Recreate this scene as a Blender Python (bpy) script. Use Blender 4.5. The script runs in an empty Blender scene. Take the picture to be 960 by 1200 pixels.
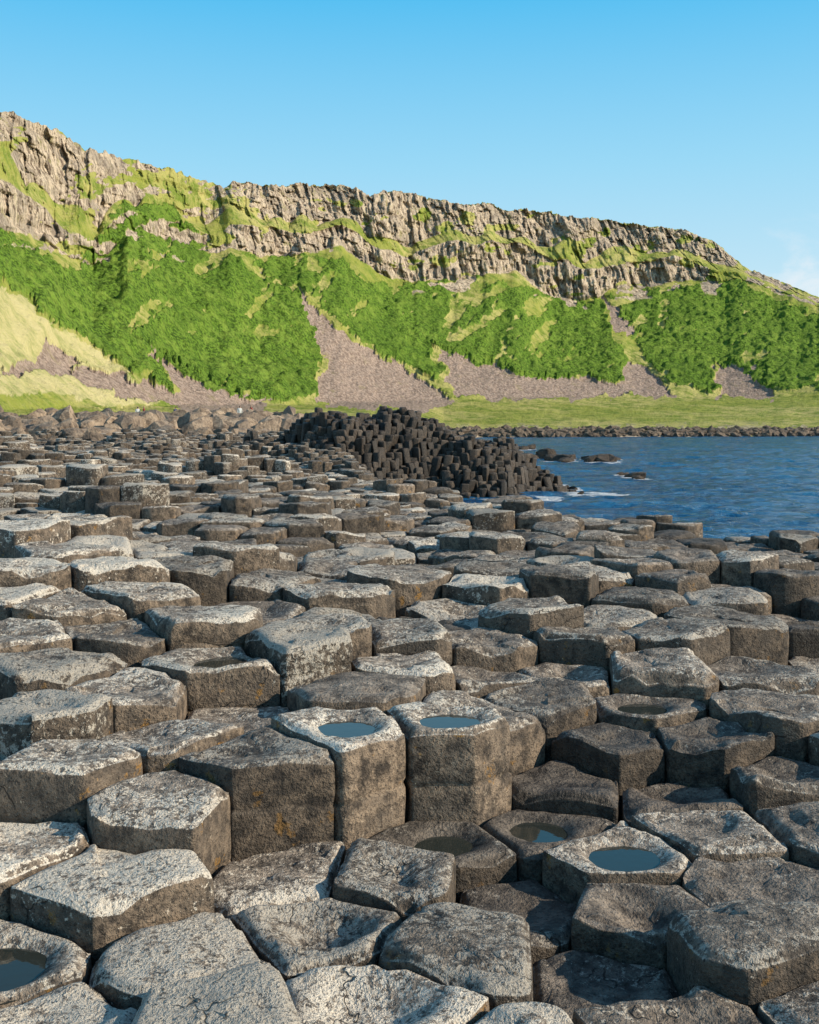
import bpy, math, random
import numpy as np
from mathutils import Vector
random.seed(7); rng=np.random.default_rng(7)
scene=bpy.context.scene
F=1287.0; PITCH=math.atan(105/1287); CZ=3.0
cP,sP=math.cos(PITCH),math.sin(PITCH)
def unproj(u,v,y):
    a=(np.asarray(u,float)-480)/F; b=(600-np.asarray(v,float))/F
    dy=cP+b*sP; dz=b*cP-sP
    return a/dy*y, y+0*a, CZ+dz/dy*y
def from_drop(u,v,d):
    a=(u-480)/F; b=(600-v)/F
    dy=cP+b*sP; dz=b*cP-sP
    t=-d/dz
    return a*t, dy*t, CZ-d
# ---------- noise
def _h(i,j,k,s):
    n=(i*73856093)^(j*19349663)^(k*83492791)^(s*2654435)
    n=(n^(n>>13))*1274126177 & 0x7fffffff
    n=(n^(n>>15))*2246822519 & 0x7fffffff
    n=n^(n>>12)
    return (n&0xffff)/32767.5-1
def vn(x,y,z,s=0):
    x,y,z=np.broadcast_arrays(x,y,z)
    xi=np.floor(x).astype(np.int64);yi=np.floor(y).astype(np.int64);zi=np.floor(z).astype(np.int64)
    fx=x-xi;fy=y-yi;fz=z-zi
    fx=fx*fx*(3-2*fx);fy=fy*fy*(3-2*fy);fz=fz*fz*(3-2*fz)
    def L(a,b,t): return a+(b-a)*t
    r=[]
    for dz in (0,1):
        a=L(_h(xi,yi,zi+dz,s),_h(xi+1,yi,zi+dz,s),fx)
        b=L(_h(xi,yi+1,zi+dz,s),_h(xi+1,yi+1,zi+dz,s),fx)
        r.append(L(a,b,fy))
    return L(r[0],r[1],fz)
def fbm(x,y,z,o=4,s=0,g=.5):
    t=0;a=1;n=0
    for i in range(o):
        t=t+a*vn(x,y,z,s+i*17); n+=a; a*=g; x=x*2.03+7.1;y=y*2.03+3.3;z=z*2.03+1.7
    return t/n
def ss(a,b,x):
    t=np.clip((x-a)/(b-a),0,1); return t*t*(3-2*t)
# ---------- mesh helper
def mesh_obj(name,V,Q,mat,C=None,smooth=True):
    me=bpy.data.meshes.new(name)
    V=np.ascontiguousarray(V,dtype=np.float32);Q=np.ascontiguousarray(Q,dtype=np.int32)
    k=Q.shape[1]
    me.vertices.add(len(V)); me.vertices.foreach_set('co',V.ravel())
    me.loops.add(Q.size); me.loops.foreach_set('vertex_index',Q.ravel())
    me.polygons.add(len(Q)); me.polygons.foreach_set('loop_start',np.arange(len(Q),dtype=np.int32)*k)
    me.update(calc_edges=True)
    me.polygons.foreach_set('use_smooth',np.full(len(Q),smooth,dtype=bool))
    if C is not None:
        a=me.color_attributes.new('col','FLOAT_COLOR','POINT')
        C=np.ascontiguousarray(C,dtype=np.float32)
        if C.shape[1]==3: C=np.hstack([C,np.ones((len(C),1),np.float32)])
        a.data.foreach_set('color',C.ravel())
    me.validate(); me.update()
    me.materials.append(mat)
    ob=bpy.data.objects.new(name,me); scene.collection.objects.link(ob)
    return ob
def grid_quads(nr,nc):
    i=np.arange(nr-1)[:,None]*nc+np.arange(nc-1)[None]
    return np.stack([i,i+1,i+nc+1,i+nc],-1).reshape(-1,4)
# ---------- node helper
class NT:
    def __init__(s,name,world=False):
        if world:
            s.m=bpy.data.worlds.new(name); s.m.use_nodes=True
        else:
            s.m=bpy.data.materials.new(name); s.m.use_nodes=True
        s.t=s.m.node_tree; s.t.nodes.clear()
    def n(s,ty,**k):
        nd=s.t.nodes.new(ty)
        for a,b in k.items(): setattr(nd,a,b)
        return nd
    def put(s,sock,v):
        if isinstance(v,bpy.types.NodeSocket): s.t.links.new(v,sock)
        else:
            if isinstance(v,(tuple,list)) and len(v)==3 and sock.type=='RGBA': v=(*v,1)
            sock.default_value=v
    def math(s,op,a,b=0.0,c=None,clamp=False):
        n=s.n('ShaderNodeMath',operation=op,use_clamp=clamp); s.put(n.inputs[0],a); s.put(n.inputs[1],b)
        if c is not None: s.put(n.inputs[2],c)
        return n.outputs[0]
    def vm(s,op,a,b):
        n=s.n('ShaderNodeVectorMath',operation=op); s.put(n.inputs[0],a)
        if op=='SCALE': s.put(n.inputs[3],b)
        else: s.put(n.inputs[1],b)
        return n.outputs[0]
    def noise(s,v,scale,detail=4,rough=.5,dist=0):
        n=s.n('ShaderNodeTexNoise'); s.put(n.inputs['Vector'],v)
        n.inputs['Scale'].default_value=scale;n.inputs['Detail'].default_value=detail
        n.inputs['Roughness'].default_value=rough;n.inputs['Distortion'].default_value=dist
        return n.outputs[0]
    def rng(s,x,a,b,c=0.,d=1.):
        n=s.n('ShaderNodeMapRange',interpolation_type='SMOOTHSTEP'); s.put(n.inputs[0],x)
        for i,v in zip((1,2,3,4),(a,b,c,d)): n.inputs[i].default_value=v
        return n.outputs[0]
    def mix(s,f,a,b,bt='MIX'):
        n=s.n('ShaderNodeMix',data_type='RGBA',blend_type=bt); s.put(n.inputs[0],f); s.put(n.inputs[6],a); s.put(n.inputs[7],b)
        return n.outputs[2]
    def attr(s):
        n=s.n('ShaderNodeAttribute',attribute_name='col')
        sp=s.n('ShaderNodeSeparateColor'); s.t.links.new(n.outputs['Color'],sp.inputs[0])
        return n,sp.outputs
    def finish(s,col,rough,h=None,dist=.01,st=1.0,**k):
        p=s.n('ShaderNodeBsdfPrincipled'); s.put(p.inputs['Base Color'],col); s.put(p.inputs['Roughness'],rough)
        for a,b in k.items(): s.put(p.inputs[a.replace('_',' ')],b)
        if h is not None:
            b=s.n('ShaderNodeBump'); b.inputs['Distance'].default_value=dist; b.inputs['Strength'].default_value=st
            s.put(b.inputs['Height'],h); s.t.links.new(b.outputs[0],p.inputs['Normal'])
        o=s.n('ShaderNodeOutputMaterial'); s.t.links.new(p.outputs[0],o.inputs[0]); return s.m
def basalt():
    t=NT('basalt'); g=t.n('ShaderNodeNewGeometry'); a,(r,gl,w)=t.attr()
    off=t.n('ShaderNodeCombineXYZ'); t.put(off.inputs[0],t.math('MULTIPLY',r,31.)); t.put(off.inputs[1],t.math('MULTIPLY',r,-17.))
    co=t.vm('ADD',g.outputs['Position'],off.outputs[0])
    nz=t.n('ShaderNodeSeparateXYZ'); t.put(nz.inputs[0],g.outputs['Normal'])
    up=t.rng(nz.outputs[2],.5,.85)
    n1=t.noise(co,3,3,.6); n2=t.noise(co,14,5,.72); n3=t.noise(co,75,3,.7); n4=t.noise(co,36,5,.82)
    side=t.mix(t.rng(n2,.34,.66),(.032,.024,.018),(.25,.185,.13))
    side=t.mix(t.rng(n1,.38,.65,0,.6),side,(.115,.092,.072))
    side=t.mix(t.rng(n4,.58,.66,0,.5),side,(.42,.34,.25))
    och=t.math('MULTIPLY',t.rng(t.noise(co,9,4,.7),.62,.68),.7)
    side=t.mix(och,side,(.30,.15,.025))
    top=t.mix(t.rng(n2,.32,.68),(.062,.050,.041),(.42,.345,.275))
    top=t.mix(t.rng(n1,.4,.65,0,.5),top,(.125,.102,.083))
    col=t.mix(up,side,top)
    x=t.math('ADD',n4,t.math('MULTIPLY',t.math('SUBTRACT',n1,.5),.50))
    x=t.math('ADD',x,t.math('MULTIPLY',t.math('SUBTRACT',gl,.5),.30))
    x=t.math('ADD',x,t.math('MULTIPLY',t.math('SUBTRACT',up,1.),.17))
    lm=t.rng(x,.515,.565,0,.9)
    lc=t.mix(t.rng(n3,.3,.7),(.50,.43,.345),(.88,.80,.68))
    col=t.mix(lm,col,lc)
    col=t.mix(t.rng(n3,.54,.66,0,.85),col,(.026,.020,.016))
    dn=t.n('ShaderNodeTexNoise'); t.put(dn.inputs['Vector'],co); dn.inputs['Scale'].default_value=5; dn.inputs['Detail'].default_value=3
    v=t.n('ShaderNodeTexVoronoi',feature='DISTANCE_TO_EDGE'); v.inputs['Scale'].default_value=2.0
    t.put(v.inputs['Vector'],t.vm('ADD',co,t.vm('SCALE',dn.outputs['Color'],.5)))
    cr=t.math('MULTIPLY',t.rng(v.outputs[0],.0,.010,1,0),t.rng(n1,.54,.62))
    col=t.mix(t.math('MULTIPLY',cr,.7),col,(.014,.012,.010))
    tone=t.math('MULTIPLY_ADD',r,.85,.66)
    col=t.mix(1.0,col,t.vm('SCALE',(1,1,1),tone),'MULTIPLY')
    col=t.mix(t.math('MULTIPLY',w,.9),col,t.mix(1.0,col,(.27,.245,.23),'MULTIPLY'))
    h=t.math('ADD',n2,t.math('MULTIPLY',n3,.6))
    h=t.math('SUBTRACT',h,t.math('MULTIPLY',cr,.5))
    return t.finish(col,t.math('MULTIPLY_ADD',w,-.3,.85),h,.026,1.0)
MB=basalt()
# ---------- traced columns (bearing px, depression px, drop below eye, dish, lichen, wet, puddle)
TR=[(85,1192,1.40,.01,.8,0,0),(185,1110,1.40,.0,.8,0,0),(300,1160,1.36,.01,.95,0,0),(460,1150,1.42,.06,.6,.1,0),
(560,1115,1.40,.0,.6,.1,0),(690,1150,1.52,.02,.2,.5,0),(800,1185,1.45,.07,.2,.4,0),(815,1088,1.38,-.03,.5,.2,0),
(930,1150,1.43,.0,.4,.2,0),(388,1062,1.42,.08,.6,.1,0),(68,1098,1.40,.07,.6,.1,1),(155,1008,1.31,.0,.75,0,0),
(25,978,1.28,.01,.7,0,0),(345,1018,1.43,.0,.5,.2,0),(245,945,1.21,.01,.5,.1,0),(455,1000,1.40,.03,.5,.1,0),
(590,1048,1.52,.02,.1,.6,0),(562,982,1.45,.07,.2,.4,1),(700,990,1.44,.07,.5,.2,1),(718,1058,1.46,.07,.2,.3,0),
(840,965,1.41,.01,.4,.3,0),(885,1030,1.45,.02,.2,.5,0),(940,945,1.38,.0,.3,.3,0),(895,895,1.34,.04,.3,.3,0),
(650,915,1.39,.0,.1,.6,0),(685,868,1.29,.02,.2,.4,0),(775,918,1.43,.03,.1,.7,0),(630,955,1.46,.065,.1,.6,1),
(525,848,1.12,.06,.4,0,1),(405,850,1.12,.06,.5,0,1),(310,880,1.15,.02,.4,.1,0),(80,880,1.13,.01,.35,.1,0),
(190,858,1.15,.02,.4,.1,0),(50,820,1.05,.01,.9,0,0),(185,800,1.07,.02,.4,.1,0),(262,775,1.04,.065,.4,.1,1),
(342,740,.96,.01,.9,0,0),(55,770,1.0,.01,.7,0,0),(230,715,.92,.02,.5,0,0),(470,770,1.1,.02,.5,0,0),
(570,785,1.19,.04,.3,.3,0),(600,835,1.19,.01,.3,.1,0),(658,820,1.2,.02,.4,.2,0),(665,785,1.21,.04,.4,.3,0),
(765,775,1.13,.02,.4,.1,0),(777,735,1.07,.01,.4,.1,0),(690,738,1.07,.02,.4,.1,0),(630,705,.99,.01,.4,0,0),
(850,720,1.07,.01,.4,.1,0),(590,662,.93,.01,.4,0,0),(470,668,.93,.01,.4,0,0),(395,685,.94,.01,.4,0,0),
(130,655,.78,.01,.9,0,0),(150,688,.86,.01,.6,0,0),(75,700,.88,.01,.4,0,0),(235,655,.82,.01,.5,0,0),
(20,610,.63,.01,.7,0,0),(545,750,1.1,.02,.3,.1,0),(820,855,1.28,.03,.2,.5,0),(780,832,1.26,.065,.2,.4,1),
(905,825,1.22,.02,.3,.4,0),(885,780,1.18,.03,.3,.2,0),(690,665,.95,.01,.5,0,0),(130,735,.97,.02,.3,.1,0),
(20,735,.93,.01,.4,0,0),(20,690,.84,.01,.8,0,0),(70,640,.74,.01,.5,0,0),(20,655,.75,.01,.7,0,0),
(250,830,1.2,.01,.3,.1,0),(470,735,1.03,.02,.4,.1,0),(420,725,.98,.01,.6,0,0)]
T=np.array(TR,float)
tx,ty,tz=from_drop(T[:,0],T[:,1],T[:,2]); tp=np.stack([tx,ty],1)
for it in range(25):
    d=tp[:,None]-tp[None]; L=np.linalg.norm(d,axis=2)+np.eye(len(tp))*9
    push=np.clip(.40-L,0,None)*.25
    tp+= (d/L[...,None]*push[...,None]).sum(1)
FA=np.array([(-3,8,.72),(-5,9,.6),(0,9,.97),(2,9,1.15),(4,9,1.35),(0,12,1.05),(-4,12,.85),(3.6,12,1.4),(0,18,1.32),(-6,20,1.1),(5,13.5,1.45),
(2,17,1.5),(0,24,1.7),(-8,30,1.45),(-15,30,1.2),(-6,40,1.7),(-15,45,1.4),(-25,50,1.1),(-12,58,1.0),(6,11,1.6),(8,9,1.8),(6,7,1.6),(4,5.5,1.4),
(3,3.6,1.45),(2.2,5,1.33),(-4,4,1.05),(-5,5.5,.8),(0,1,1.45),(2.5,2,1.5),(-2.5,2,1.35),(-3,0,1.4),(3,0,1.5),(-10,12,.6),(-14,20,.8)],float)
AX=np.concatenate([tp,FA[:,:2]]); AH=np.concatenate([3-T[:,2],3-FA[:,2]])
def base_h(x,y):
    sh=x.shape; x=x.ravel();y=y.ravel(); out=np.empty(len(x))
    for i in range(0,len(x),4000):
        dx=x[i:i+4000,None]-AX[:,0];dy=y[i:i+4000,None]-AX[:,1]
        w=(dx*dx+dy*dy+.02)**-1.6
        out[i:i+4000]=(w*AH).sum(1)/w.sum(1)
    return out.reshape(sh)
EY=[3,5,7,10.5,13,15.2,18,24,30,40,44,60]; EX=[14,12,10,7,5.0,3.4,1.9,-.8,-1.2,-2.2,-3,-3.5]
def lattice(x0,x1,y0,y1,s,j):
    xs=np.arange(x0,x1,s);ys=np.arange(y0,y1,s*.866)
    X,Y=np.meshgrid(xs,ys); X=X+(np.arange(len(ys))%2)[:,None]*s*.5
    P=np.stack([X.ravel(),Y.ravel()],1); return P+rng.uniform(-j,j,P.shape)*s
P=np.concatenate([lattice(-34,15,-.5,24,.46,.27),lattice(-34,15,24.2,62,.40,.25)])
keep=(np.abs(P[:,0])<.40*P[:,1]+3)&(P[:,0]<np.interp(P[:,1],EY,EX)+3)
P=P[keep]
dmin=np.full(len(P),9.)
for q in tp: dmin=np.minimum(dmin,np.hypot(P[:,0]-q[0],P[:,1]-q[1]))
P=P[dmin>.37]
H=base_h(P[:,0],P[:,1])
fl=rng.uniform(-1,1,len(P)); cl=fbm(P[:,0]*.7,P[:,1]*.7,0*P[:,0],2,5)
near=ss(7,4,P[:,1])
H+=(.10*fl+.22*cl)*(1-near*.5)-.04*near
far=ss(7,12,P[:,1]); H+=far*(np.round(cl*4)*.06)
H+=(.6*fbm(P[:,0]*.16,P[:,1]*.16,0*P[:,0]+4,2,9)+.6*fbm(P[:,0]*.45,P[:,1]*.45,0*P[:,0]+4,2,19))*ss(14,28,P[:,1])
out=np.clip((P[:,0]-np.interp(P[:,1],EY,EX))*.75,0,None)
H-=out*.95+ (out>0)*rng.uniform(0,.25,len(P))
ok=H>-.35; P=P[ok];H=H[ok]
n=len(P)
dish=np.where(rng.random(n)<.6,rng.uniform(.02,.065,n),rng.uniform(-.03,.01,n))
lich=np.clip(rng.normal(.48,.24,n)+ .2*ss(0,-4,P[:,0])-.2*ss(1,4,P[:,0]),0,1)
wet=np.clip(ss(1.6,.8,H)*.9+ss(20,36,P[:,1])*.40+rng.uniform(-.1,.35,n)+.38*ss(.3,2.5,P[:,0])*ss(9,4,P[:,1]),0,1)
P=np.concatenate([tp,P]);H=np.concatenate([3-T[:,2],H]);dish=np.concatenate([T[:,3],dish]);lich=np.concatenate([T[:,4],lich]);wet=np.concatenate([T[:,5],wet])
pud=np.zeros(len(P)); pud[:len(T)]=T[:,6]
n=len(P); tone=rng.random(n)
FT=np.arange(240)/240*2*np.pi
def columns(P,H,dish,lich,wet,tone,AllP,M,rt,sd,pn,amp,cap=.34,lean=.0,pud=None,bev=1.0):
    N=len(P)
    R=np.empty((N,M));TH=np.empty((N,M))
    for i in range(0,N,200):
        p=P[i:i+200]; D=AllP[None]-p[:,None]; d=np.hypot(D[...,0],D[...,1])
        idx=np.argpartition(d,15,axis=1)[:,:16]
        dd=np.take_along_axis(d,idx,1); an=np.arctan2(np.take_along_axis(D[...,1],idx,1),np.take_along_axis(D[...,0],idx,1))
        gap=rng.uniform(.003,.012,(len(p),1))
        hd=np.where(dd<1e-5,1e9,dd/2-gap)
        t=np.maximum(np.cos(FT[None,:,None]-an[:,None,:]),0)/hd[:,None,:]
        mx=t.max(2,keepdims=True); pk=pn*rng.uniform(.5,1.4,(len(p),1,1))
        rf=(((t/mx)**pk).sum(2)+((1/cap)/mx[...,0])**pk[...,0])**(-1/pk[...,0])/mx[...,0]
        x=rf*np.cos(FT);y=rf*np.sin(FT)
        dx=np.roll(x,-1,1)-x;dy=np.roll(y,-1,1)-y; ang=np.arctan2(dy,dx)
        tr=np.abs((ang-np.roll(ang,1,1)+np.pi)%(2*np.pi)-np.pi)
        wgt=np.hypot(dx,dy)/.25+ (tr+np.roll(tr,-1,1))*.9
        cw=np.concatenate([np.zeros((len(p),1)),np.cumsum(wgt,1)],1); cw/=cw[:,-1:]
        ft=np.append(FT,2*np.pi)
        for k in range(len(p)):
            th=np.interp(np.arange(M)/M,cw[k],ft); TH[i+k]=th
            R[i+k]=np.interp(th,ft,np.append(rf[k],rf[k][0]))
    ct,st=np.cos(TH),np.sin(TH)
    V=[];seed=rng.uniform(0,90,N)[:,None]
    tilt=rng.normal(0,.045,(N,2)); fk=np.ones((N,1))
    if pud is not None: tilt[pud>0]=0; fk[pud>0]=.25
    bevel=rng.uniform(.5,2.6,N)[:,None]*bev
    Rin=R.min(1,keepdims=True)*1.08; cx=rng.uniform(-.03,.03,(N,2))
    if pud is not None: cx[pud>0]=0
    lv=rng.normal(0,lean,(N,2)); ring=[]
    for k,q in enumerate(rt):
        x=ct*R*q;y=st*R*q; X=P[:,0:1]+x;Y=P[:,1:2]+y
        rc=np.hypot(x-cx[:,0:1],y-cx[:,1:2])/Rin*(1+.16*vn(X*6,Y*6,seed,5))
        z=np.where(dish[:,None]>0,-dish[:,None]*(1-ss(.12,.94,rc)),-dish[:,None]*(1-q*q))
        z=z+x*tilt[:,0:1]+y*tilt[:,1:2]
        z=z+fk*amp*.012*fbm(X*5,Y*5,seed,3,3)
        f=fbm(X*4.5,Y*4.5,seed+9,3,11); z=z-fk*amp*(.014*ss(.12,.15,f)+.008*ss(-.2,-.17,f))
        z=z+amp*.004*vn(X*28,Y*28,seed,23)
        e=ss(.72,1.,q)
        ch=np.clip(fbm(X*7,Y*7,seed+30,3,31)-.05,0,1)
        z=z-amp*e*(.085*ch)-bevel*.010*ss(.88,1.0,q)
        V.append(np.stack([X,Y,H[:,None]+z],-1)); zl=z; ring.append(.22*float(ss(.55,.97,q))*(1 if M>40 else .5))
    jd=rng.uniform(.10,.40,N)[:,None]; sh=rng.uniform(-.012,.012,(N,2))
    ds=[]
    for d0 in sd:
        if d0>=0: ds.append(np.full((N,1),float(d0)))
        else: ds.append(jd+{-1:-.008,-2:0.,-3:.008}[d0])
    ds=np.sort(np.concatenate(ds,1),axis=1)
    for k in range(ds.shape[1]):
        d=ds[:,k:k+1]
        z=H[:,None]+zl-d + 0*ct
        X=P[:,0:1]+ct*R;Y=P[:,1:2]+st*R
        r=R*(1+amp*(.024*fbm(X*4,Y*4,z*4+seed,2,41)+.016*fbm(X*16,Y*16,z*10,2,47)))
        r=r+.004*np.minimum(d/.03,1)*amp
        if amp>.4: r=r-.012*np.exp(-((d-jd-.012*fbm(X*6,Y*6,seed,2,61))/.006)**2)
        below=(d>jd)
        V.append(np.stack([P[:,0:1]+ct*r+below*sh[:,0:1]+lv[:,0:1]*d,P[:,1:2]+st*r+below*sh[:,1:2]+lv[:,1:2]*d,z],-1)); ring.append(.08 if k<2 else 0)
    V=np.stack(V,1)
    K=V.shape[1]
    k=np.arange(K-1)[:,None]; m=np.arange(M)[None]; m2=(m+1)%M
    q=np.stack([k*M+m+0*k,(k+1)*M+m,(k+1)*M+m2,k*M+m2],-1).reshape(-1,4)
    Q=(np.arange(N)[:,None,None]*(K*M)+q[None]).reshape(-1,4)
    C=np.repeat(np.stack([tone,lich,wet],1),K*M,axis=0).reshape(N,K,M,3)
    C[...,1]+=np.array(ring)[None,:,None]
    return V.reshape(-1,3),Q,C.reshape(-1,3)
dist=np.hypot(P[:,0],P[:,1])
sets=[(dist<7,64,[0,.12,.24,.36,.46,.56,.65,.73,.80,.87,.92,.96,.985,1.0],[.009,.024,.05,.10,.16,.24,.34,.46,.6,.9,-1,-2,-3],34,1.0),
      ((dist>=7)&(dist<14),30,[0,.25,.45,.62,.78,.90,.96,1.0],[.015,.06,.15,.27,.45,.9],34,.9),
      (dist>=14,16,[0,.5,.85,1.0],[.03,.3,1.1],40,.9)]
Vs=[];Qs=[];Cs=[];o=0
for m,M,rt,sd,pn,amp in sets:
    V,Q,C=columns(P[m],H[m],dish[m],lich[m],wet[m],tone[m],P,M,rt,sd,pn,amp,pud=pud[m])
    Vs.append(V);Qs.append(Q+o);Cs.append(C);o+=len(V)
mesh_obj('basalt_columns',np.concatenate(Vs),np.concatenate(Qs),MB,np.concatenate(Cs))
# ---------- mound
PM=lattice(-13,8.9,41.5,54,.33,.30)
px=[-13,-9,-6,-4.7,-2.9,-1.1,.7,2.9,4.4,5.8,6.8,7.8,8.6]; pz=[1.2,1.6,2.2,2.8,3.4,3.5,3.05,2.35,1.9,1.25,.55,-.05,-.6]
h=np.interp(PM[:,0],px,pz); fy=np.clip(47.4+1.8*fbm(PM[:,0]*.35,0*PM[:,0],0*PM[:,0],2,3)-PM[:,1],0,None); by=np.clip(PM[:,1]-48.5,0,None)
h=h-fy*.55-fy**2*.08-by*.5
h+=.75*fbm(PM[:,0]*.42,PM[:,1]*.42,0*PM[:,0],3,77)+rng.uniform(-.15,.15,len(h))+.25*(rng.random(len(h))<.12)
ok=h>-.3; PM=PM[ok];h=h[ok];n=len(h)
V,Q,C=columns(PM,h,rng.uniform(-.03,.04,n),np.clip(rng.normal(0,.1,n),0,1),np.clip(rng.normal(.95,.12,n),0,1.1),rng.random(n),PM,16,[0,.5,.85,1.],[.03,.3,1.5],30,1.0,lean=.15,bev=2)
mesh_obj('basalt_column_mound',V,Q,MB,C)
# ---------- puddles
tw=NT('rainwater'); g=tw.n('ShaderNodeNewGeometry')
MW=tw.finish((.03,.035,.03),.03,tw.noise(g.outputs[0],30,2),.001,.3,IOR=1.33)
for i in np.where(T[:,6]>0)[0]:
    M=48; a=np.arange(M)/M*2*np.pi; x,y=tp[i]; z=3-T[i,2]-T[i,3]*.50
    r=.175*(1+.06*np.sin(a*2+i)+.03*np.sin(a*5+2*i))
    V=np.concatenate([np.stack([x+r*np.cos(a),y+r*np.sin(a),a*0+z],1),[[x,y,z]]])
    k=np.arange(M);Q=np.stack([k,(k+1)%M,k*0+M],1)
    mesh_obj('rainwater_puddle',V,Q,MW,smooth=False)
# ---------- hills
ug=np.concatenate([np.linspace(-420,-30,90,endpoint=False),np.linspace(-30,990,1150,endpoint=False),np.linspace(990,1500,110)])
Tk=([-420,-200,0,60,100,150,200,240,262,272,300,350,400,420,430,450,500,550,600,650,700,750,800,830,850,880,920,960,1100,1300,1500],
    [60,90,127,150,173,186,198,212,221,213,216,217,218,221,228,224,232,238,246,250,256,264,270,281,295,318,332,348,395,455,500])
Bk=([-420,0,60,110,150,200,250,300,350,400,450,500,550,600,650,700,750,800,850,900,960,1500],
    [240,270,288,312,275,280,292,302,300,292,322,328,328,322,347,347,334,332,325,340,360,505])
Dk=([-420,0,240,480,720,850,960,1500],[200,235,330,410,470,490,480,430])
Tv=np.interp(ug,*Tk)+2.4*fbm(ug/14,0*ug,0*ug,4,5,.7)+1.5*np.round(1.5*vn(ug/22,0*ug,0*ug,8))
Bv=np.maximum(np.interp(ug,*Bk)+12*fbm(ug/40,0*ug,0*ug,4,15,.6),Tv+8)
Dt=np.interp(ug,*Dk)
Dtoe=Dt-np.interp(ug,[0,300,960],[112,110,130])
toev=np.interp(ug,[-420,0,150,300,450,600,800,960,1500],[480,478,478,475,472,466,464,466,500])
shore=np.interp(ug,[-420,300,430,520,960,1500],[48,48,60,215,235,230])
def kz(v,y): return unproj(ug,v,y)[2]
one=np.ones_like(ug)
land=ss(480,330,ug)
y1=shore+4; z1=.6*one*(1-land)+1.2*land
y2=np.where(ug<420,np.minimum(np.maximum(78,y1+6),Dtoe-30),y1+12); z2=1.5*(1-land)+2.2*land
y3=(y2+Dtoe)/2; z3=(z2+kz(toev,Dtoe))/2-.6
lw=fbm(ug/60,0*ug,0*ug+4,3,19)
L1=Tv+(.64+.25*lw)*(Bv-Tv); L2=L1-(.08+.16*np.abs(fbm(ug/45,0*ug,0*ug+9,2,29))*2)*(Bv-Tv)
KY=[shore,y1,y2,y3,Dtoe,Dtoe+30,Dt-52,Dt-24,Dt-19,Dt-10,Dt,Dt+15,Dt+160]
zt=kz(toev,Dtoe);zb=kz(Bv,Dt-24)
def lerpz(f,c): return zt+(zb-zt)*f
KZ=[-1.2*one,z1,z2,z3,zt,lerpz(.24,0),lerpz(.66,0),zb,kz(L1,Dt-19),kz(L2,Dt-10),kz(Tv,Dt),kz(Tv,Dt)+2,kz(Tv,Dt)-25]
NR=[8,10,14,20,40,60,70,40,16,60,6,6]
rows=[];seg=[]
for k,nr in enumerate(NR):
    for i in range(nr):
        f=i/nr; rows.append((KY[k]+(KY[k+1]-KY[k])*f,KZ[k]+(KZ[k+1]-KZ[k])*f)); seg.append(k+f)
rows.append((KY[-1],KZ[-1])); seg.append(len(NR))
Y=np.array([r[0] for r in rows]);Z=np.array([r[1] for r in rows]);S=np.array(seg)[:,None]+0*Y
U=ug[None]+0*Y
VV=600-F*np.tan(np.arctan((Z-CZ)/Y)+PITCH)
X=(U-480)/F*Y/(cP+(600-VV)/F*sP)
wsl=ss(4,5.5,S)*ss(11.5,10,S)
sp=11*fbm(U/110-.5*VV/200,VV/300,0*U,2,101)+6.5*fbm(U/48+VV/130,VV/120,0*U+3,3,111)
sc=1+sp*wsl/Y
cl=ss(6.9,7.1,S)*ss(10.15,9.9,S)
led=ss(7.95,8.1,S)*ss(9.0,8.9,S)
A=U/F*Y
wA=A+2.0*fbm(A/9,Z/7,0*A,3,9)
def blocks(s,zs,sd):
    return vn(np.round(wA/s)+.0*A,np.round(Z/zs+vn(np.round(wA/s),0*A,0*A,sd+1)*2),0*A,sd)
cd=8.5*fbm(wA/22,Z/60,0*A,3,201)+1.8*blocks(3.4,7.,211)+1.2*blocks(1.6,4.5,221)+.5*blocks(.8,3.,241)+1.3*fbm(wA/4,Z/5,0*A,3,231)
strata=1.3*ss(.25,.5,np.abs((Z/8.+.7*vn(A/30,0*A,0*A,6)+.2*vn(A/5,0*A,0*A,6))%1-.5))
grassy=ss(60,150,U)*ss(310,255,U)*.75+ss(820,880,U)
cd=cd*(1-.65*np.clip(grassy,0,1))-strata
sc=sc-(cd*cl*(1-.5*led))/Y
X=X*sc;Y2=Y*sc;Z=CZ+(Z-CZ)*sc
def pip(u,v,poly):
    r=np.zeros(u.shape,bool);n=len(poly);j=n-1
    for i in range(n):
        xi,yi=poly[i];xj,yj=poly[j]
        c=((yi>v)!=(yj>v))&(u<(xj-xi)*(v-yi)/((yj-yi) if yj!=yi else 1e-9)+xi)
        r^=c;j=i
    return r
Uj=U+13*fbm(U/16,VV/12,0*U,4,301,.6);Vj=VV+11*fbm(U/16,VV/12,0*U+5,4,302,.6)
fern=np.zeros(U.shape);scree=np.zeros(U.shape)
for p in [[(95,315),(145,238),(205,240),(235,290),(285,310),(350,345),(372,400),(372,462),(330,472),(250,458),(165,405),(130,370),(60,315)],
 [(285,300),(345,298),(400,305),(440,335),(500,395),(524,448),(465,428),(400,378),(352,342)],
 [(440,335),(500,330),(570,328),(640,340),(705,358),(735,420),(730,446),(620,442),(515,408),(470,375)],
 [(718,345),(790,335),(860,330),(960,372),(1100,430),(1100,465),(900,455),(862,425),(838,425),(838,462),(785,446),(738,395)],
 [(-300,230),(0,272),(60,300),(130,370),(180,420),(207,458),(150,432),(60,372),(0,330),(-300,300)]]:
    fern=np.maximum(fern,pip(Uj,Vj,p))
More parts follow.
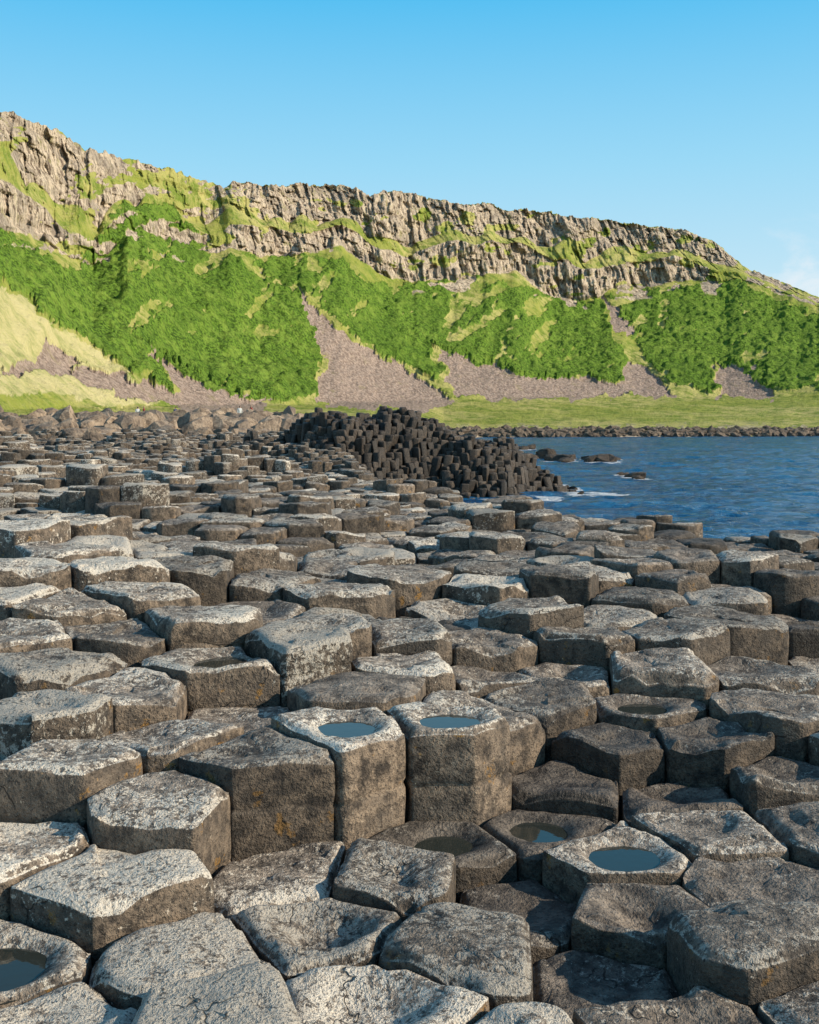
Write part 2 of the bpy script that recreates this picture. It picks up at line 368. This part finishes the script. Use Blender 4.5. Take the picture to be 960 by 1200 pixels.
for p in [[(345,338),(400,385),(468,430),(535,470),(520,480),(400,478),(368,470),(378,425),(352,375)],
 [(515,405),(620,440),(730,447),(733,418),(760,430),(795,462),(600,470),(530,462)],
 [(842,425),(890,420),(908,466),(838,466)],[(155,398),(205,425),(318,470),(300,485),(220,486),(190,470),(110,455),(35,425),(120,430),(215,458),(190,430)],
 [(700,342),(722,360),(752,398),(722,386)],[(55,395),(100,425),(60,430),(0,440),(0,425),(40,415)]]:
    scree=np.maximum(scree,pip(Uj,Vj,p))
pale_glow=pip(Uj,Vj,[(-400,320),(0,335),(60,375),(150,435),(215,470),(160,475),(60,462),(-400,462)]).astype(float)  # pale grass on the left slope, with hazy sun glow put into its colour
rock=cl*(1-.75*led)
gn=fbm(U/26,VV/14,0*U,4,311); gf=fbm(U/9,VV/5,0*U,3,312)
fern*=1-.8*ss(.24,.38,fbm(U/30+VV/40,VV/26,0*U,4,350,.6))*(U>150)
rock=rock*(1-.9*ss(.26,.42,gn+.3*gf+.5*np.clip(grassy,0,1)))
rock=np.maximum(rock,.9*ss(.3,.4,gn+.3*gf)*ss(6.4,6.8,S)*ss(7.2,7,S))
land2=ss(3.2,1.2,S)*ss(-.2,.1,gf+ .4*ss(2.2,1,S)); rock=np.maximum(rock,land2*.9)
fern=fern*(1-rock)*ss(4,4.1,S); 
lump=np.abs(fbm(X/5,Y2/5,Z/5,2,401)); lump2=fbm(X/1.6,Y2/1.6,Z/1.6,2,407)
Z=Z+fern*(.4+1.7*lump+1.0*lump2)+ (1-fern)*ss(3,4,S)*(1-cl)*(.7*fbm(X/7,Y2/7,Z/7,3,402)+.3*lump2)+ss(.5,2,S)*ss(4,3,S)*.5*fbm(X/4,Y2/4,0*X,3,403)
Z=Z+scree*ss(4,4.1,S)*(.3*fbm(X/1.2,Y2/1.2,Z,2,404)-.8)
Z=Z+ss(9.6,10,S)*ss(10.6,10,S)*1.1*fbm(A/1.5,0*A,0*A,3,444)
C=np.stack([rock,fern,scree*(1-fern),pale_glow],-1).reshape(-1,4)
th=NT('hillside'); g=th.n('ShaderNodeNewGeometry'); pos=g.outputs[0]; a,(r_,f_,s_)=th.attr(); pl=a.outputs['Alpha']
def stretch(v,k):
    m=th.n('ShaderNodeMapping'); th.put(m.inputs[0],v); m.inputs['Scale'].default_value=(1,1,k); return m.outputs[0]
nA=th.noise(pos,.035,4,.6); nB=th.noise(pos,.22,5,.7); nC=th.noise(pos,1.3,4,.7); nS=th.noise(stretch(pos,.4),.7,5,.8); nS2=th.noise(stretch(pos,1.8),.10,4,.65)
grass=th.mix(th.rng(nA,.38,.62),(.37,.40,.075),(.60,.54,.19)); grass=th.mix(th.rng(nB,.44,.62),grass,(.22,.30,.045)); grass=th.mix(th.rng(nC,.5,.72,0,.6),grass,(.54,.47,.20))
grass=th.mix(th.math('MULTIPLY',pl,th.rng(nB,.35,.7,.9,.35)),grass,(.76,.66,.34))
fer=th.mix(th.rng(nC,.38,.62),(.050,.098,.012),(.20,.34,.040)); fer=th.mix(th.rng(nB,.45,.65,0,.65),fer,(.30,.42,.065)); fer=th.mix(th.rng(nA,.45,.65,0,.4),fer,(.09,.175,.020))  # brightest noise patches are sunlit fern, painted into the colour
scr=th.mix(th.rng(nC,.35,.65),(.28,.205,.165),(.58,.44,.355)); scr=th.mix(th.rng(nB,.55,.72,0,.5),scr,(.34,.30,.11))
rk=th.mix(th.rng(nS,.38,.58),(.17,.12,.088),(.80,.65,.48)); rk=th.mix(th.rng(nS2,.48,.60,0,.55),rk,(.36,.30,.24)); rk=th.mix(th.rng(nB,.56,.66,0,.6),rk,(.34,.31,.10))
ed=th.math('MULTIPLY',th.math('SUBTRACT',th.math('MULTIPLY_ADD',nC,.5,th.math('MULTIPLY',nB,.5)),.5),1.8)
def em(x): return th.rng(th.math('ADD',x,ed),.36,.64)
col=th.mix(em(s_),grass,scr); col=th.mix(em(f_),col,fer); col=th.mix(em(r_),col,rk)
hh=th.math('ADD',th.math('MULTIPLY',nC,1.1),th.math('MULTIPLY',nS,.8))
MH=th.finish(col,.95,hh,1.0,.9,Specular_IOR_Level=.15)
V=np.stack([X,Y2,Z],-1).reshape(-1,3)
mesh_obj('hillside_cliffs',V,grid_quads(*X.shape),MH,C)
def ground_z(x,y):
    u=480+F*x/y; ci=np.clip(np.searchsorted(ug,u),0,len(ug)-1)
    return float(np.interp(y,Y2[:,ci],Z[:,ci]))
tg=NT('seabed'); g=tg.n('ShaderNodeNewGeometry')
MG=tg.finish(tg.mix(tg.noise(g.outputs[0],.2,5),(.02,.02,.018),(.07,.06,.05)),.9)
V=np.array([(-4000,-4000,-3.5),(4000,-4000,-3.5),(4000,4000,-3.5),(-4000,4000,-3.5)]); mesh_obj('ground',V,np.array([[0,1,2,3]]),MG)
# ---------- boulders
import bmesh
def ico(s):
    b=bmesh.new(); bmesh.ops.create_icosphere(b,subdivisions=s,radius=1); V=np.array([v.co[:] for v in b.verts]);Fc=np.array([[v.index for v in f.verts] for f in b.faces]); b.free(); return V,Fc
def rocks(name,cs,ss_,sub,mat,wetv,tall=.75):
    V0,F0=ico(sub); Vs=[];Fs=[];Cs=[]
    for i,(c,s) in enumerate(zip(cs,ss_)):
        q=V0.copy()
        for k in range(11):
            nrm=rng.normal(size=3); nrm/=np.linalg.norm(nrm); dd=rng.uniform(.42,.7); t=q@nrm-dd; q-=np.clip(t,0,None)[:,None]*nrm
        q*= (1.25+.12*fbm(q[:,0]*2+i,q[:,1]*2,q[:,2]*2,2,7))[:,None]
        a=rng.uniform(0,6.3); sx,sy,sz=s*rng.uniform(.8,1.35),s*rng.uniform(.7,1.1),s*rng.uniform(.6,1.2)*tall
        q=q*np.array([sx,sy,sz]); x=q[:,0]*math.cos(a)-q[:,1]*math.sin(a); y=q[:,0]*math.sin(a)+q[:,1]*math.cos(a)
        Vs.append(np.stack([x+c[0],y+c[1],q[:,2]+c[2]],1));Fs.append(F0+i*len(V0))
        Cs.append(np.tile([rng.random(),rng.uniform(.1,.6),wetv if not callable(wetv) else wetv(c)],(len(V0),1)))
    return mesh_obj(name,np.concatenate(Vs),np.concatenate(Fs),mat,np.concatenate(Cs),smooth=False)
def boulder_mat():
    t=NT('boulder_stone'); g=t.n('ShaderNodeNewGeometry'); a,(r,gl,w)=t.attr()
    n=t.noise(g.outputs[0],1.6,6,.7); n2=t.noise(g.outputs[0],7,4,.7)
    c=t.mix(t.rng(n,.35,.65),(.17,.118,.08),(.62,.46,.32)); c=t.mix(t.math('MULTIPLY',r,.6),c,(.24,.185,.145)); c=t.mix(t.rng(n2,.54,.7,0,.75),c,(.05,.038,.03))
    c=t.mix(w,c,t.mix(1.0,c,(.16,.155,.155),'MULTIPLY'))
    return t.finish(c,.85,n2,.2,.9)
MK=boulder_mat()
cs=[];sz=[]
for i in range(2000):
    y=52+60*random.random()**1.3; u=random.uniform(-140,365); x=(u-480)/F*y
    s=random.choice([.2,.25,.3,.4,.5,.8]) if y<66 else random.choice([.25,.35,.45,.6,.8,1.2])
    cs.append((x,y,ground_z(x,y)+s*.25));sz.append(s)
for (u,v,y,s) in [(75,494,76,1.3),(15,500,70,1.1),(50,505,66,.8),(110,500,74,.9),(150,500,80,1.0),(215,505,76,.9),(250,503,72,1.),(285,508,68,.9),(310,512,66,.9),(325,500,90,1.1),(355,500,85,1.1),(190,500,88,.9)]:
    x,yy,z=unproj(u,v,y); cs.append((float(x),y,float(z)));sz.append(s)
rocks('boulders',cs,sz,2,MK,lambda c:.08+.5*float(ss(66,54,c[1])),.85)
cs=[];sz=[]
for i in range(1700):
    u=random.uniform(500,1100); j=np.interp(u,ug,shore); y=j+3+12*random.random()**1.6; x=(u-480)/F*y
    s=random.choice([.4,.5,.7,.9,1.2]); cs.append((x,y,max(ground_z(x,y),-.1)+s*.2));sz.append(s)
rocks('shore_boulders',cs,sz,1,MK,.6,.7)
cs=[];sz=[]; foam=[]
for (u,v,w_,n_) in [(740,559,1.0,2),(725,556,.5,2),(700,541,1.6,7),(660,540,1.5,7),(635,537,1.3,8),(725,540,.8,3),(655,572,.5,5),(640,568,.6,6),(610,527,1.5,6),(670,576,.35,4)]:
    for k in range(n_):
        uu=u+random.uniform(-14,14)*(n_>2); a=4.66-math.degrees(math.atan((600-v)/F)); y=3/math.tan(math.radians(a))
        x=(uu-480)/F*y; s=w_*random.uniform(.4,.75); yy=y+random.uniform(-2,2); cs.append((x,yy,s*.12));sz.append(s); foam.append((x,yy,s*1.4+.6))
rocks('sea_rocks',cs,sz,2,MK,.9,.55)
# ---------- sea
rr=np.concatenate([np.geomspace(1,12,12,endpoint=False),np.geomspace(12,300,640,endpoint=False),np.geomspace(300,4000,12)])
aa=np.radians(np.concatenate([np.linspace(-180,-12,40,endpoint=False),np.linspace(-12,26,620,endpoint=False),np.linspace(26,180,40)]))
RR,AA=np.meshgrid(rr,aa,indexing='ij'); wx=RR*np.sin(AA);wy=RR*np.cos(AA)
wz=(.16*fbm(wx/2.6+.3*wy/2.6,wy/1.3,0*wx,3,501)+.09*fbm(wx/.8,wy/.55,0*wx,2,502))*ss(10,14,RR)*ss(350,200,RR)
fm=np.zeros(wx.shape)
for (x,y,s) in foam+[(8.3,46,1.7),(7.3,45,1.4),(5.5,43.8,1.),(3,43,.8)]:
    fm=np.maximum(fm,1-np.hypot(wx-x,(wy-y)*.6)/s)
fm=np.clip(fm,0,1)
ts=NT('sea_water'); g=ts.n('ShaderNodeNewGeometry'); m=ts.n('ShaderNodeMapping'); ts.put(m.inputs[0],g.outputs[0]); m.inputs['Scale'].default_value=(.5,1.3,1)
a,(fo,_,_)=ts.attr()
w1=ts.noise(m.outputs[0],1.4,5,.7); w2=ts.noise(m.outputs[0],.22,3,.6)
colw=ts.mix(ts.rng(w2,.38,.62),(.006,.085,.22),(.014,.16,.36))
fmk=ts.rng(ts.math('ADD',fo,ts.math('MULTIPLY',ts.math('SUBTRACT',w1,.5),1.6)),.46,.58)
colw=ts.mix(fmk,colw,(.8,.82,.84))
MS=ts.finish(colw,ts.math('MULTIPLY_ADD',fmk,.6,.14),ts.math('ADD',w1,ts.math('MULTIPLY',w2,1.)),.9,1.0,IOR=1.33)
mesh_obj('sea_water',np.stack([wx,wy,wz],-1).reshape(-1,3),grid_quads(*wx.shape),MS,np.repeat(fm.reshape(-1,1),3,1))
# ---------- people
def flat(name,c,r=.8):
    t=NT(name); g=t.n('ShaderNodeNewGeometry'); n=t.noise(g.outputs[0],6,3)
    return t.finish(t.mix(n,tuple(k*.8 for k in c),c),r)
skin=flat('skin',(.45,.28,.2));hair=flat('hair',(.05,.03,.02))
def person(u,y,jacket,trouser,face,step,arm):
    x=(u-480)/F*y; z=ground_z(x,y)
    J=[(0,0,.95),(0,0,1.2),(0,0,1.42),(0,0,1.52),(0,.01,1.62),(0,.01,1.74),
       (.19,0,1.42),(.24,.02,1.15),(.25,.1+arm,.92),(-.19,0,1.42),(-.25,-.02,1.15),(-.24,-.06,.9),
       (.1,0,.9),(.11,step*.5,.5),(.11,step-.03,.08),(.11,step+.14,.03),(-.1,0,.9),(-.11,-step*.4,.5),(-.11,-step,.08),(-.11,-step+.14,.03)]
    E=[(0,1),(1,2),(2,3),(3,4),(4,5),(2,6),(6,7),(7,8),(2,9),(9,10),(10,11),(0,12),(12,13),(13,14),(14,15),(0,16),(16,17),(17,18),(18,19)]
    Rr=[.15,.14,.13,.06,.1,.09,.075,.055,.04,.075,.055,.04,.095,.065,.05,.04,.095,.065,.05,.04]
    me=bpy.data.meshes.new('hiker'); me.from_pydata(J,E,[]); ob=bpy.data.objects.new('hiker',me); scene.collection.objects.link(ob)
    md=ob.modifiers.new('s','SKIN'); 
    for v,r in zip(me.skin_vertices[0].data,Rr): v.radius=(r*1.05,r*.85)
    me.skin_vertices[0].data[0].use_root=True
    sb=ob.modifiers.new('b','SUBSURF'); sb.levels=sb.render_levels=1
    dg=bpy.context.evaluated_depsgraph_get(); m2=bpy.data.meshes.new_from_object(ob.evaluated_get(dg))
    ob.modifiers.clear(); ob.data=m2; m2.materials.clear()
    for m in (jacket,trouser,skin,hair): m2.materials.append(m)
    for p in m2.polygons:
        c=p.center; p.material_index= 3 if (c.z>1.7 or (c.z>1.6 and c.y<-.03)) else 2 if c.z>1.5 or (abs(c.x)>.17 and c.z<.97) else 1 if c.z<.95 else 0; p.use_smooth=True
    ob.location=(x,y,z); ob.rotation_euler=(0,0,face)
cols=[flat('jacket_white',(.7,.7,.7)),flat('jacket_red',(.4,.05,.04)),flat('jacket_navy',(.03,.05,.14)),flat('jacket_teal',(.05,.25,.28))]
jean=flat('denim',(.06,.08,.14))
for i,(u,y,f) in enumerate([(163,116,.4),(170,116,2.),(236,118,1.2),(268,119,3.),(282,118,.3),(295,119,2.2),(207,118,1.)]):
    person(u,y,cols[i%4],jean,f,.12+.08*(i%2),.05*(i%3))
# ---------- light / sky
AZ=math.radians(104);EL=math.radians(26)
sv=Vector((math.sin(AZ)*math.cos(EL),math.cos(AZ)*math.cos(EL),math.sin(EL)))
l=bpy.data.lights.new('sun','SUN'); l.energy=5.0; l.angle=math.radians(.5); l.color=(1,.88,.69)
lo=bpy.data.objects.new('sun',l); scene.collection.objects.link(lo); lo.rotation_euler=sv.to_track_quat('Z','Y').to_euler(); lo.location=(30,-10,30)
w=NT('World',world=True); scene.world=w.m
sk=w.n('ShaderNodeTexSky',sky_type='NISHITA'); sk.sun_disc=False; sk.sun_elevation=EL; sk.sun_rotation=AZ; sk.air_density=1.0; sk.dust_density=.6; sk.ozone_density=2.0
tc=w.n('ShaderNodeTexCoord'); sx=w.n('ShaderNodeSeparateXYZ'); w.put(sx.inputs[0],tc.outputs['Generated'])
rp=w.n('ShaderNodeValToRGB'); w.put(rp.inputs[0],sx.outputs[2]); e=rp.color_ramp.elements
PP=[0,.12,.22,.36,.6,1]
CC=[(.68,.84,.93),(.56,.82,.96),(.34,.73,.97),(.07,.54,.94),(.08,.24,.46),(.09,.14,.24)]
for p in PP[1:-1]: e.new(p)
for i,(p,c) in enumerate(zip(PP,CC)): e[i].position=p
for i,(p,c) in enumerate(zip(PP,CC)): e[i].color=(c[0],c[1],c[2],1)
ab=w.vm('SCALE',rp.outputs[0],1/.12)
skb=w.mix(.9,sk.outputs[0],ab)
mp=w.n('ShaderNodeMapping'); w.put(mp.inputs[0],tc.outputs['Generated']); mp.inputs['Scale'].default_value=(1,1,2.2)
cn=w.noise(mp.outputs[0],9,6,.6,.3)
cm=w.math('MULTIPLY',w.rng(cn,.46,.66,0,.6),w.math('MULTIPLY',w.rng(sx.outputs[2],.19,.12),w.rng(sx.outputs[0],.22,.32)))
skc=w.mix(cm,skb,(7.6,7.7,7.9))
bg=w.n('ShaderNodeBackground'); w.put(bg.inputs[0],skc); bg.inputs[1].default_value=.12
o=w.n('ShaderNodeOutputWorld'); w.t.links.new(bg.outputs[0],o.inputs[0])
# ---------- camera
c=bpy.data.cameras.new('camera'); c.sensor_fit='VERTICAL'; c.sensor_height=36; c.lens=36*F/1200; c.clip_end=6000; c.clip_start=.05
co=bpy.data.objects.new('camera',c); scene.collection.objects.link(co); co.location=(0,0,CZ); co.rotation_euler=(math.pi/2-PITCH,0,0); scene.camera=co
scene.view_settings.view_transform='Standard'; scene.view_settings.look='None'; scene.view_settings.exposure=0
